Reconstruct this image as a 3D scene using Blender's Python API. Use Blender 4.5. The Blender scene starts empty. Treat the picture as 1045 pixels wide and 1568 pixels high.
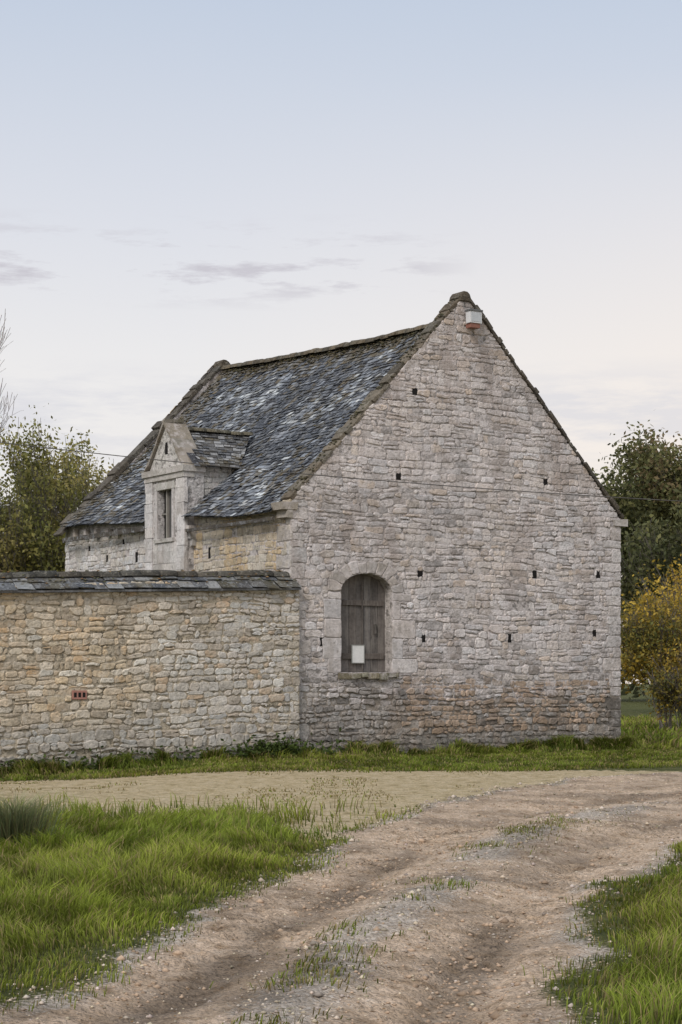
import bpy, math, random
import numpy as np
from mathutils import Vector, Matrix
random.seed(11); rng=np.random.default_rng(11)
R=random.uniform
S=bpy.context.scene

# ------------------------------------------------------------ noise
def _h(ix,iy,s):
    v=np.sin(ix*127.1+iy*311.7+s*74.7)*43758.5453
    return v-np.floor(v)
def vn(x,y,s=0):
    x=np.asarray(x,float); y=np.asarray(y,float)
    xi=np.floor(x); yi=np.floor(y); fx=x-xi; fy=y-yi
    fx=fx*fx*(3-2*fx); fy=fy*fy*(3-2*fy)
    a=_h(xi,yi,s); b=_h(xi+1,yi,s); c=_h(xi,yi+1,s); d=_h(xi+1,yi+1,s)
    return (a*(1-fx)+b*fx)*(1-fy)+(c*(1-fx)+d*fx)*fy
def fbm(x,y,s=0,o=4):
    t=0;a=.5;n=0
    for i in range(o):
        t=t+a*vn(np.asarray(x)*2**i,np.asarray(y)*2**i,s+i*3.3); n+=a; a*=.5
    return t/n
def sst(a,b,x):
    t=np.clip((np.asarray(x,float)-a)/(b-a),0,1); return t*t*(3-2*t)

# ------------------------------------------------------------ materials
def mat(name,rough=.9,n1=(3,.75,1.2),n2=(30,.8,1.15),bump=.4,bscale=35,bdist=.02,col=None,speck=None,transl=0,spec=.25):
    m=bpy.data.materials.new(name); m.use_nodes=True; nt=m.node_tree; N=nt.nodes; Lk=nt.links
    b=N['Principled BSDF']; b.inputs['Roughness'].default_value=rough
    b.inputs['Specular IOR Level'].default_value=spec
    tc=N.new('ShaderNodeTexCoord')
    if col is None:
        a=N.new('ShaderNodeAttribute'); a.attribute_name='Col'; c=a.outputs['Color']
    else:
        r=N.new('ShaderNodeRGB'); r.outputs[0].default_value=(*col,1); c=r.outputs[0]
    for sc,lo,hi in (n1,n2):
        if transl>0 and sc==n2[0]: continue
        nz=N.new('ShaderNodeTexNoise'); nz.inputs['Scale'].default_value=sc; nz.inputs['Detail'].default_value=3; nz.inputs['Roughness'].default_value=.6
        Lk.new(tc.outputs['Object'],nz.inputs['Vector'])
        mr=N.new('ShaderNodeMapRange'); mr.inputs[1].default_value=.3; mr.inputs[2].default_value=.7; mr.inputs[3].default_value=lo; mr.inputs[4].default_value=hi
        Lk.new(nz.outputs['Fac'],mr.inputs[0])
        vm=N.new('ShaderNodeVectorMath'); vm.operation='SCALE'; Lk.new(c,vm.inputs[0]); Lk.new(mr.outputs[0],vm.inputs['Scale']); c=vm.outputs[0]
    if speck:
        for sp in speck:
            (sc,th,w,sc_col,amt)=sp[:5]; zs=sp[5] if len(sp)>5 else 1
            mp=N.new('ShaderNodeMapping'); mp.inputs['Scale'].default_value=(1,1,zs); mp.inputs['Location'].default_value=(sc*.37,1.7,th*9); Lk.new(tc.outputs['Object'],mp.inputs[0])
            nz=N.new('ShaderNodeTexNoise'); nz.inputs['Scale'].default_value=sc; nz.inputs['Detail'].default_value=4; nz.inputs['Roughness'].default_value=.65
            Lk.new(mp.outputs[0],nz.inputs['Vector'])
            mr=N.new('ShaderNodeMapRange'); mr.inputs[1].default_value=th; mr.inputs[2].default_value=th+w; mr.inputs[4].default_value=amt
            Lk.new(nz.outputs['Fac'],mr.inputs[0])
            mx=N.new('ShaderNodeMix'); mx.data_type='RGBA'; Lk.new(mr.outputs[0],mx.inputs[0]); Lk.new(c,mx.inputs[6]); mx.inputs[7].default_value=(*sc_col,1); c=mx.outputs[2]
    Lk.new(c,b.inputs['Base Color'])
    if bump>0:
        nz=N.new('ShaderNodeTexNoise'); nz.inputs['Scale'].default_value=bscale; nz.inputs['Detail'].default_value=4; nz.inputs['Roughness'].default_value=.65
        Lk.new(tc.outputs['Object'],nz.inputs['Vector'])
        bp=N.new('ShaderNodeBump'); bp.inputs['Strength'].default_value=bump; bp.inputs['Distance'].default_value=bdist
        Lk.new(nz.outputs['Fac'],bp.inputs['Height']); Lk.new(bp.outputs[0],b.inputs['Normal'])
    if transl>0:
        t=N.new('ShaderNodeBsdfTranslucent'); Lk.new(c,t.inputs['Color'])
        ms=N.new('ShaderNodeMixShader'); ms.inputs[0].default_value=transl
        Lk.new(b.outputs[0],ms.inputs[1]); Lk.new(t.outputs[0],ms.inputs[2]); Lk.new(ms.outputs[0],N['Material Output'].inputs['Surface'])
    return m
SM=(.69,.635,.62)
M_stone=mat('limestone_rubble',n1=(.9,.82,1.12),n2=(14,.74,1.22),bump=.9,bscale=18,bdist=.035,speck=[(4.5,.49,.10,SM,.55),(1.4,.54,.1,(.36,.30,.27),.5,.45),(11,.59,.05,(.24,.21,.19),.6),(34,.62,.05,(.14,.125,.12),.55)])
M_mortar=mat('lime_mortar',n1=(.9,.82,1.12),n2=(14,.72,1.22),bump=1,bscale=16,bdist=.045,speck=[(4.5,.49,.10,SM,.5),(1.4,.54,.1,(.33,.28,.25),.5,.45),(7,.54,.05,(.11,.10,.09),.65)])
M_base=mat('stained_base_rubble',n1=(1.1,.78,1.15),n2=(14,.72,1.22),bump=.9,bscale=20,bdist=.035,speck=[(4.5,.54,.12,(.54,.50,.47),.45),(1.5,.52,.1,(.27,.21,.16),.5,.8),(11,.59,.05,(.18,.16,.14),.6),(7,.58,.05,(.11,.10,.085),.55)])
M_wstone=mat('yellow_rubble',n1=(1.1,.84,1.14),n2=(14,.74,1.22),bump=.9,bscale=20,bdist=.035,speck=[(4.5,.49,.12,(.62,.56,.47),.5),(2.0,.56,.1,(.30,.26,.20),.4,.45),(12,.60,.05,(.21,.18,.13),.6),(36,.62,.05,(.13,.12,.10),.55)])
M_wmortar=mat('yellow_mortar',n1=(1.1,.82,1.14),n2=(14,.72,1.25),bump=1,bscale=16,bdist=.05,speck=[(4.5,.49,.12,(.60,.53,.43),.45),(8,.54,.06,(.11,.095,.07),.75)])
M_ashlar=mat('dressed_limestone',n1=(2,.82,1.12),n2=(18,.78,1.16),bump=.7,bscale=24,bdist=.022,speck=[(4.5,.50,.12,SM,.45),(2.2,.52,.1,(.36,.32,.285),.5,.6),(11,.58,.05,(.25,.22,.195),.55)])
M_slate=mat('slate',rough=.8,n1=(1.6,.8,1.2),n2=(22,.7,1.35),bump=.4,bscale=40,speck=[(6,.54,.06,(.28,.29,.305),.5),(18,.58,.05,(.38,.39,.395),.5),(3.0,.57,.06,(.10,.085,.055),.6)],spec=.15)
M_moss=mat('mossy_coping_stone',n1=(4,.7,1.3),n2=(30,.7,1.3),bump=.9,bscale=20,bdist=.05,speck=[(11,.56,.05,(.27,.25,.21),.5)])
M_wood=mat('weathered_oak',n1=(2,.8,1.2),n2=(20,.8,1.2),bump=.4,bscale=30,bdist=.008,speck=[(14,.5,.12,(.25,.225,.20),.5,.12)])
M_plain=mat('painted_metal',rough=.6,n1=(6,.9,1.08),n2=(40,.95,1.05),bump=.1)
M_grass=mat('grass_blades',rough=.6,n1=(1,.85,1.15),n2=(8,.9,1.1),bump=0,transl=.3,spec=.2)
M_leaf=mat('foliage',rough=.6,n1=(.8,.8,1.2),n2=(6,.85,1.15),bump=0,transl=.4,spec=.2)
M_bark=mat('bark',n1=(1,.8,1.2),n2=(15,.7,1.3),bump=0,bscale=20)
M_pebble=mat('gravel_stone',n1=(1,.9,1.1),n2=(60,.85,1.15),bump=0)

# ------------------------------------------------------------ mesh helpers
class MB:
    def __init__(s): s.v=[];s.f=[];s.c=[]
    def add(s,vs,fs,col):
        o=len(s.v); s.v.extend(vs); s.f.extend([tuple(i+o for i in f) for f in fs]); s.c.extend([col]*len(vs))
    def make(s,name,m,parent=None,smooth=False,bevel=0):
        me=bpy.data.meshes.new(name); me.from_pydata([tuple(map(float,v)) for v in s.v],[],s.f)
        a=me.color_attributes.new('Col','FLOAT_COLOR','POINT')
        c=np.ones((len(s.v),4),np.float32); c[:,:3]=np.array(s.c,np.float32).reshape(-1,3); a.data.foreach_set('color',c.ravel())
        me.materials.append(m)
        if smooth: me.polygons.foreach_set('use_smooth',[True]*len(me.polygons))
        me.update(); ob=bpy.data.objects.new(name,me); S.collection.objects.link(ob)
        if parent: ob.parent=parent
        if bevel:
            b=ob.modifiers.new('b','BEVEL'); b.width=bevel; b.segments=2; b.limit_method='ANGLE'
        return ob
def box(mb,x0,x1,y0,y1,z0,z1,col,j=0):
    vs=[(x+R(-j,j),y+R(-j,j),z+R(-j,j)) for z in (z0,z1) for x,y in ((x0,y0),(x1,y0),(x1,y1),(x0,y1))]
    mb.add(vs,[(3,2,1,0),(4,5,6,7),(0,1,5,4),(1,2,6,5),(2,3,7,6),(3,0,4,7)],col)
def fast(name,V,tris,C,m,parent=None):
    N,k,_=V.shape; T=len(tris)
    me=bpy.data.meshes.new(name); me.vertices.add(N*k); me.vertices.foreach_set('co',V.astype(np.float32).ravel())
    idx=(np.arange(N)[:,None,None]*k+np.array(tris)[None]).ravel().astype(np.int32)
    me.loops.add(len(idx)); me.loops.foreach_set('vertex_index',idx)
    me.polygons.add(N*T); me.polygons.foreach_set('loop_start',(np.arange(N*T)*3).astype(np.int32))
    me.update(calc_edges=True); me.validate()
    a=me.color_attributes.new('Col','FLOAT_COLOR','POINT'); c=np.ones((N*k,4),np.float32); c[:,:3]=C.reshape(-1,3); a.data.foreach_set('color',c.ravel())
    me.materials.append(m); ob=bpy.data.objects.new(name,me); S.collection.objects.link(ob)
    if parent: ob.parent=parent
    return ob
def empty(name,loc=(0,0,0),rz=0):
    e=bpy.data.objects.new(name,None); e.location=loc; e.rotation_euler=(0,0,rz); S.collection.objects.link(e); return e
def vary(c,a=.12,t=.04):
    k=1+R(-a,a); w=R(-t,t)
    return (max(.01,c[0]*(k+w)),max(.01,c[1]*k),max(.01,c[2]*(k-w)))
def mixc(a,b,t): return tuple(a[i]*(1-t)+b[i]*t for i in range(3))

# ------------------------------------------------------------ stonework
def clip(P,a,b,c):
    out=[]
    for i in range(len(P)):
        p=P[i]; q=P[(i+1)%len(P)]; dp=a*p[0]+b*p[1]-c; dq=a*q[0]+b*q[1]-c
        if dp<=0: out.append(p)
        if (dp<0<dq) or (dq<0<dp):
            t=dp/(dp-dq); out.append((p[0]+(q[0]-p[0])*t,p[1]+(q[1]-p[1])*t))
    return out
def area(P):
    return .5*sum(P[i][0]*P[(i+1)%len(P)][1]-P[(i+1)%len(P)][0]*P[i][1] for i in range(len(P))) if len(P)>2 else 0
def sub(P,r):
    x0,x1,y0,y1=r
    us=[p[0] for p in P]; vs=[p[1] for p in P]
    if max(us)<=x0 or min(us)>=x1 or max(vs)<=y0 or min(vs)>=y1: return [P]
    o=[clip(P,1,0,x0),clip(P,-1,0,-x1)]
    m=clip(clip(P,-1,0,-x0),1,0,x1)
    if len(m)>2: o+=[clip(m,0,1,y0),clip(m,0,-1,-y1)]
    return [q for q in o if len(q)>2]
def stone(mb,P,fn,h,col,cut=.03,jit=.006,rev=False,tilt=.008):
    n=len(P); Q=[]
    for i in range(n):
        p=P[i]; a=P[i-1]; b=P[(i+1)%n]
        for o in (a,b):
            L=math.hypot(o[0]-p[0],o[1]-p[1])+1e-6; k=min(cut*R(.4,1.6),.35*L)/L
            Q.append((p[0]+(o[0]-p[0])*k+R(-jit,jit),p[1]+(o[1]-p[1])*k+R(-jit,jit)))
        L=math.hypot(b[0]-p[0],b[1]-p[1])
        if L>.16: Q.append(((p[0]+b[0])/2+R(-jit,jit)*1.6,(p[1]+b[1])/2+R(-jit,jit)*1.6))
    cx=sum(q[0] for q in Q)/len(Q); cy=sum(q[1] for q in Q)/len(Q); n=len(Q)
    tu,tv=R(-1,1)*tilt*4,R(-1,1)*tilt*4
    def ring(ins,d):
        o=[]
        for q in Q:
            dx,dy=cx-q[0],cy-q[1]
            ax=min(ins/max(abs(dx),.001),.5); ay=min(ins/max(abs(dy),.001),.5)
            u=q[0]+dx*ax; v=q[1]+dy*ay
            o.append(fn(u,v,d+((u-cx)*tu+(v-cy)*tv if d>0 else 0)))
        return o
    vs=ring(0,-.03)+ring(.001,h*.55)+ring(.014,h)+[fn(cx,cy,h+R(-.3,.5)*.012)]
    fs=[]
    for k in (0,1):
        for i in range(n):
            j=(i+1)%n; fs.append((k*n+i,k*n+j,(k+1)*n+j,(k+1)*n+i))
    for i in range(n): fs.append((2*n+i,2*n+(i+1)%n,3*n))
    if rev: fs=[f[::-1] for f in fs]
    mb.add(vs,fs,col)
def courses(mb,u0,u1,v0,v1,fn,colfn,rowh,roww,halfs=(),rects=(),gap=.012,h=(.015,.035),jit=.006,cut=.025,rev=False,seed=0,wave=.03,minA=.0025,pick=None):
    rows=[v0]
    while rows[-1]<v1:
        t=rowh(rows[-1]) if callable(rowh) else rowh
        rows.append(rows[-1]+R(*t))
    def yk(k,u): return rows[k]+(float(vn(u*.7,k*.31,seed))-.5)*wave*2+(float(vn(u*2.3,k*7.7,seed+1))-.5)*wave*.9
    for k in range(len(rows)-1):
        u=u0+R(-.1,0); rw=roww(rows[k]) if callable(roww) else roww
        while u<u1:
            w=R(*rw)*(R(.5,1.0) if random.random()<.45 else 1)
            e=min(u+w,u1)
            if u1-e<.08: e=u1
            a=max(u,u0)
            if e-a>.05:
                s=R(-.022,.022)
                y0a,y0b,y1a,y1b=yk(k,a),yk(k,e),yk(k+1,a),yk(k+1,e)
                if (y1a-y0a)>.14 and random.random()<.33:
                    t=R(.3,.7); ma=y0a+(y1a-y0a)*t; mb_=y0b+(y1b-y0b)*(t+R(-.08,.08))
                    quads=[(y0a,y0b,ma,mb_),(ma,mb_,y1a,y1b)]
                else: quads=[(y0a,y0b,y1a,y1b)]
                for (p,q,r,t) in quads:
                    g=gap*R(.3,1.6)
                    P=[(a+g,p+g),(e-g,q+g),(e-g+s,t-g),(a+g+s,r-g)]
                    P=[(x+R(-jit,jit),y+R(-jit,jit)) for x,y in P]
                    for hp in halfs:
                        if len(P)>2: P=clip(P,*hp)
                    Ps=[P] if len(P)>2 else []
                    for rc in rects:
                        Ps=[z for y in Ps for z in sub(y,rc)]
                    for y in Ps:
                        if abs(area(y))>minA:
                            cu=sum(z[0] for z in y)/len(y); cv=sum(z[1] for z in y)/len(y)
                            us=[z[0] for z in y]; vs_=[z[1] for z in y]
                            if min(max(us)-min(us),max(vs_)-min(vs_))<.035: continue
                            if random.random()<.014: continue
                            hh=h(cv) if callable(h) else h
                            stone(pick(cu,cv) if pick else mb,y,fn,R(*hh),colfn(cu,cv),cut=cut,jit=jit,rev=rev)
            u=e if e>u else u+.1
# ============================================================ BARN
ANG=math.radians(32.5)
barn=empty('stone_barn',(-1.02,39,0),ANG)
W=8.76; LN=11.0; AP=W/2; AZ=9.86; EZ=5.22; TH=.34
fG=lambda u,v,d:(u,-d,v)
fS=lambda u,v,d:(-d,u,v)
fE=lambda u,v,d:(W+d,u,v)
fB=lambda u,v,d:(u,LN+d,v)
sl=(AZ-EZ)/AP
dx0,dx1,dz0,dsp,dar=1.21,2.48,1.74,3.42,.38
dc=(dx0+dx1)/2; da=(dx1-dx0)/2
def archpts(n=16,g=0):
    return [(dc-math.cos(math.pi*i/n)*(da+g),dsp+math.sin(math.pi*i/n)*(dar+g)) for i in range(n+1)]
mc=(.51,.465,.445)
mb=MB()
top=lambda u: EZ+sl*min(u,W-u)
def poly(mb,pts,fn,d,col,rev=False):
    vs=[fn(u,v,d) for u,v in pts]; f=tuple(range(len(vs))); mb.add(vs,[f[::-1] if rev else f],col)
ZB=-.6
poly(mb,[(0,ZB),(dx0,ZB),(dx0,top(dx0)),(0,EZ)],fG,0,mc)
poly(mb,[(dx0,ZB),(dx1,ZB),(dx1,dz0),(dx0,dz0)],fG,0,mc)
poly(mb,[(dx1,ZB),(W,ZB),(W,EZ),(AP,AZ),(dx1,top(dx1))],fG,0,mc)
ap=archpts()
poly(mb,ap+[(dx1,top(dx1)),(dx0,top(dx0))],fG,0,mc)
loop=[(dx0,dz0)]+ap+[(dx1,dz0)]
for i in range(len(loop)):
    a=loop[i];b=loop[(i+1)%len(loop)]
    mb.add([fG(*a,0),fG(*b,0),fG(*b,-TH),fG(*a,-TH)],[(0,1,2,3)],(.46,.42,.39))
poly(mb,[(0,-.6),(W,-.6),(W,EZ),(AP,AZ),(0,EZ)],fG,-TH,mc,True)
def slabtop(y0,y1,ez,az):
    mb.add([(0,y0,ez),(AP,y0,az),(W,y0,ez),(0,y1,ez),(AP,y1,az),(W,y1,ez)],[(0,1,4,3),(1,2,5,4)],mc)
slabtop(0,TH,EZ,AZ)
FZ,FA=5.42,9.88
slabtop(LN-TH,LN,FZ,FA)
poly(mb,[(0,-.6),(W,-.6),(W,FZ),(AP,FA),(0,FZ)],fB,0,mc,True)
poly(mb,[(0,-.6),(W,-.6),(W,FZ),(AP,FA),(0,FZ)],fB,-TH,mc)
mb.add([(0,0,-.6),(0,LN,-.6),(0,LN,FZ),(0,0,EZ)],[(0,1,2,3)],mc)
mb.add([(W,0,-.6),(W,LN,-.6),(W,LN,FZ),(W,0,EZ)],[(3,2,1,0)],mc)
mb.make('wall_core',M_mortar,barn)
mb=MB(); tp_=[(W-W*i/60,1.28+1.0*(float(fbm(i*.16,2.2,33))-.5)*2*.6) for i in range(61)]
poly(mb,[(0,-.6),(W,-.6)]+tp_,fG,.003,(.32,.28,.24)); mb.make('wall_core_base',M_base,barn)

def cg(u,v):
    n=float(fbm(u*.5,v*.6,5)); n2=float(fbm(u*1.3+9,v*1.3,6))
    c=(.61,.56,.54)
    c=mixc(c,(.43,.365,.32),float(sst(6.0,9.0,v+ (n-.5)*5))*.75)
    r=random.random()
    if r<.11: c=mixc(c,(.56,.46,.37),.6)
    elif r<.27: c=mixc(c,(.33,.295,.275),.65)
    elif r<.45: c=mixc(c,(.71,.67,.65),.6)
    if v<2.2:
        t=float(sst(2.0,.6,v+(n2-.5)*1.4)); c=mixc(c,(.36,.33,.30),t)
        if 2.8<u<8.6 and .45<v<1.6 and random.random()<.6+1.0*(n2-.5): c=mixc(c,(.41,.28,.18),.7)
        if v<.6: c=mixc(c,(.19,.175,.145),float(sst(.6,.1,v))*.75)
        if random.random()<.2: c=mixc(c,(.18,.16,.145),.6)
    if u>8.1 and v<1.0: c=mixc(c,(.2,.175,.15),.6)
    if v>1.5: c=mixc(c,(.53,.44,.36),float(sst(.52,.68,n2))*.35)
    k=.80+.40*n
    return vary(tuple(x*k for x in c),.14,.03)
mb=MB(); ash=MB(); lo=MB()
rects=[]
z=dz0-.02; i=0; ac=(.56,.515,.495)
while z<3.36:
    hh=R(.18,.46); z1=min(z+hh,3.40)
    if 3.40-z1<.15: z1=3.40
    wl=(.54 if i%2 else .32)+R(-.12,.12); wr=(.30 if i%2 else .54)+R(-.12,.12)
    for a,b in ((dx0-wl,dx0),(dx1,dx1+wr)):
        rects.append((a-.004,b+.004,z,z1)); g=.005
        stone(ash,[(a+g+R(-.015,.015),z+g),(b,z+g),(b,z1-g),(a+g+R(-.015,.015),z1-g)],fG,R(.008,.02),vary(ac,.13,.03),cut=.025,jit=.010,tilt=.003)
    z=z1;i+=1
bd=[0,.11,.22,.32,.41,.50,.60,.69,.79,.90,1]
for i in range(10):
    a,b=bd[i]*math.pi,bd[i+1]*math.pi; th=R(.20,.38)
    pt=lambda t,g:(dc-math.cos(t)*(da+g),dsp+math.sin(t)*(dar+g*1.02))
    P=[pt(b,0),pt((a+b)/2,0),pt(a,0),pt(a,th),pt(b,th)][::-1]
    cx=sum(p[0] for p in P)/len(P); cz=sum(p[1] for p in P)/len(P)
    P=[(cx+(x-cx)*.97,cz+(y-cz)*.97) for x,y in P]
    if area(P)<0: P=P[::-1]
    stone(ash,P,fG,R(.010,.026),vary(mixc(ac,(.34,.30,.26),R(0,.9)),.10,.03),cut=.025,jit=.012,tilt=.003)
for k in range(14):
    za=3.40+k*.06; zb=za+.06; zm=(za+zb)/2
    t=(zm-dsp)/(dar+.30)
    if t<1:
        hw=(da+.30)*math.sqrt(max(0,1-max(0,t)**2)); rects.append((dc-hw,dc+hw,za,zb))
def quoins(tg,u_out,dirn,z0,z1,fn,rl,rev=False,ph=0):
    z=z0;i=ph
    while z<z1-.1:
        hh=R(.13,.34); ze=min(z+hh,z1); w=(.46 if i%2 else .26)+R(-.12,.14)
        a,b=(u_out,u_out+w) if dirn>0 else (u_out-w,u_out)
        rl.append((a,b,z,ze)); g=.006
        c=vary((.54,.50,.475),.18,.03)
        if z<1.0 and dirn<0: c=vary((.18,.16,.14),.1)
        if z<1.0 and dirn>0: c=vary((.36,.33,.30),.1)
        stone(tg,[(a+g,z+g),(b-g,z+g),(b-g,ze-g),(a+g,ze-g)],fn,.018,c,cut=.035,jit=.012,rev=rev,tilt=.004)
        z=ze;i+=1
quoins(mb,-.015,1,1.45,5.1,fG,rects); quoins(mb,W+.015,-1,1.2,5.1,fG,rects)
quoins(lo,-.015,1,-.3,1.45,fG,rects); quoins(lo,W+.015,-1,-.3,1.2,fG,rects)
holes=[(2.646,5.87),(3.065,7.69),(6.587,5.97),(6.276,3.91),(8.1,3.96),(3.2,3.83),(3.285,2.46),(5.586,2.49),(7.99,2.63),(.75,2.36)]
hb=MB()  # flat near-black quads paint the shade inside each putlog hole
for (a,b) in holes:
    s=R(.04,.06); t=R(.055,.085); rects.append((a-s,a+s,b-t,b+t))
    poly(hb,[(a-s-.01,b-t-.01),(a+s+.01,b-t-.01),(a+s+.01,b+t+.01),(a-s-.01,b+t+.01)],fG,.002,(.02,.018,.016))
rects.append((dx0-.05,dx1+.1,dz0-.12,dz0))
nl=math.hypot(sl,1)
halfs=[(-sl/nl,1/nl,(EZ+.03)/nl),(sl/nl,1/nl,(EZ+.03+sl*W)/nl)]
gr=[r for r in rects]
pk=lambda u,v: lo if v<1.3+.6*(float(fbm(u*.9,3.3,34))-.5)*2+R(-.3,.3) else mb
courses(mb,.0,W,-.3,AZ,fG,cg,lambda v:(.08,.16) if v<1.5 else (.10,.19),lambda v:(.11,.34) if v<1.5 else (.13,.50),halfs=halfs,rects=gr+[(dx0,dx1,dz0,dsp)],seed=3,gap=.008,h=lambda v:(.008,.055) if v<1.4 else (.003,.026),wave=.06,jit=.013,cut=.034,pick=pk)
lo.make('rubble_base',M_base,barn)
def cs(u,v):
    if u>6: c=(.64,.61,.59)
    else: c=mixc((.55,.43,.28),(.53,.47,.39),float(sst(.4,.6,fbm(u*1.5,v*1.5,8))))
    if random.random()<.15: c=mixc(c,(.3,.27,.22),.5)
    return vary(c,.14,.04)
rs=[(4.16,6.07,2.6,7)]
for (a,b,sa,sb) in ((7.0,4.45,.07,.12),(7.7,4.85,.05,.06),(8.6,4.5,.05,.08),(9.6,4.8,.05,.06),(3.45,4.35,.05,.12)):
    rs.append((a-sa,a+sa,b-sb,b+sb)); hb.add([fS(a-sa,b-sb,.002),fS(a+sa,b-sb,.002),fS(a+sa,b+sb,.002),fS(a-sa,b+sb,.002)],[(0,1,2,3)],(.02,.018,.016))  # side wall slots: inner shade painted as flat dark quads too
sd_=MB()
quoins(sd_,-.015,1,-.3,4.9,fS,rs,rev=True,ph=1)
courses(sd_,.0,LN,-.3,5.15,fS,cs,(.11,.20),(.14,.44),rects=rs,seed=7,rev=True,h=(.003,.024),gap=.007,jit=.010,wave=.05)
sd_.make('side_wall_rubble',M_wstone,barn)
courses(mb,.0,LN,-.3,5.1,fE,cs,(.16,.25),(.25,.6),seed=9,h=(.012,.035))
halfB=[(-sl/nl,1/nl,(FZ)/nl),(sl/nl,1/nl,(FZ+sl*W)/nl)]
courses(mb,.0,W,-.3,9.8,fB,cs,(.18,.26),(.25,.6),halfs=halfB,seed=10,rev=True,h=(.012,.035))
mb.make('rubble_walls',M_stone,barn)
hb.make('putlog_hole_shade',mat('painted_hole_shade',col=(.015,.013,.012),bump=0),barn)
# broken, mossy sill: several rough pieces
xx=dx0-.08
while xx<dx1+.1:
    e=min(xx+R(.12,.34),dx1+.12); box(ash,xx,e-.008,-R(.05,.11),0,dz0-R(.10,.15),dz0-.01-R(0,.02),vary((.24,.215,.15),.2,.06),.012); xx=e
box(ash,-.22,.14,-.05,.38,5.06,5.20,(.33,.29,.24),.02)
box(ash,-.12,.02,-.04,.36,4.88,5.056,(.38,.34,.29),.02)
box(ash,W-.22,W+.18,-.05,.38,5.09,5.23,(.38,.35,.32),.015)
for k in range(7):
    y=6.5+k*.62+R(-.12,.12); box(ash,-.13,-.03,y,y+R(.10,.18),5.0+.02*k,5.10+.035*k,vary((.40,.36,.32),.15),.01)
ash.make('dressed_stones',M_ashlar,barn,bevel=.008)

cp=MB()
def rake(p0,p1,y0,y1,th,colf,ls=(.2,.5)):
    dx,dz=p1[0]-p0[0],p1[1]-p0[1]; L=math.hypot(dx,dz); dx/=L;dz/=L; nx,nz=-dz,dx
    if nz<0: nx,nz=-nx,-nz
    t=0
    while t<L-.02:
        e=min(t+R(*ls),L)
        if L-e<.1: e=L
        h=th*R(.5,1.6); o=R(-.04,.02)
        q=[(p0[0]+dx*(t+.004)-nx*.02,p0[1]+dz*(t+.004)-nz*.02),(p0[0]+dx*(e-.004)-nx*.02,p0[1]+dz*(e-.004)-nz*.02)]
        q2=[(q[1][0]+nx*(h+.02),q[1][1]+nz*(h+.02)),(q[0][0]+nx*(h+.02),q[0][1]+nz*(h+.02))]
        Q=q+q2
        vs=[(a+R(-.01,.01),y0-o,b+R(-.01,.01)) for a,b in Q]+[(a,y1+o,b) for a,b in Q]
        cp.add(vs,[(0,1,2,3),(7,6,5,4),(0,4,5,1),(1,5,6,2),(2,6,7,3),(3,7,4,0)],colf(t/L)); t=e
mossc=lambda t: vary(mixc((.20,.17,.13),(.09,.073,.053),random.random()*.5+.5*t),.25,.05)
drk=lambda t:vary((.10,.088,.072),.25,.04)
rake((0.02,EZ+.03),(AP,AZ+.03),-.02,TH+.05,.05,mossc,(.12,.4))
rake((AP,AZ+.03),(W+.05,EZ+.03),-.07,TH+.05,.06,drk,(.12,.35))
rake((-.3,FZ-.25),(AP,FA),LN-TH-.04,LN+.06,.09,drk)
rake((AP,FA),(W+.15,FZ-.1),LN-TH-.04,LN+.06,.09,drk)
for y0,y1,az in ((-.05,TH+.06,AZ),(LN-TH-.05,LN+.07,FA)):
    Q=[(AP-.16,az-.12),(AP+.16,az-.12),(AP+.10,az+.04),(AP+.04,az+.09),(AP-.06,az+.10),(AP-.12,az+.02)]
    cp.add([(a,y0,b) for a,b in Q]+[(a,y1,b) for a,b in Q],[(0,1,2,3,4,5),(11,10,9,8,7,6)]+[(i,(i+1)%6+0,(i+1)%6+6,i+6)[::-1] for i in range(6)],(.11,.09,.065))
cp.make('gable_coping',M_moss,barn,bevel=.018)

# --- roof
ze=lambda L:4.98+.040*L
zr=lambda L:float(np.interp(L,[0,1.2,3.5,5.6,8,10.9],[9.42,9.38,9.40,9.48,9.58,9.74]))
def roofL(L,v,d=0):
    x=-.30+(AP+.30)*v; a,b=ze(L),zr(L); z=a+(b-a)*(v-.035*math.sin(math.pi*v))+.12*(float(vn(L*.55,v*3,2))-.5)+.05*(float(vn(L*1.9,v*8,4))-.5)
    return (x-.7*d,L,z+.7*d)
def roofR(L,v,d=0):
    x=W+.25-(AP+.25)*v; a,b=ze(L)+.1,zr(L); z=a+(b-a)*(v-.02*math.sin(math.pi*v))
    return (x+.7*d,L,z+.7*d)
rm=MB(); sm=MB()
cutout=lambda L,v: 4.10<L<6.13 and v<.11
def under(fn,L0,L1,nL,nv,col,ct=None):
    vs=[fn(L0+(L1-L0)*i/nL,j/nv,-.02) for i in range(nL+1) for j in range(nv+1)]
    fs=[((i)*(nv+1)+j,(i+1)*(nv+1)+j,(i+1)*(nv+1)+j+1,i*(nv+1)+j+1) for i in range(nL) for j in range(nv) if not(ct and ct(L0+(L1-L0)*(i+.5)/nL,(j+.5)/nv))]
    rm.add(vs,fs,col)
under(roofL,TH-.02,LN-TH+.02,80,40,(.05,.05,.052),cutout); under(roofR,TH-.02,LN-TH+.02,24,14,(.06,.06,.065))
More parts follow.
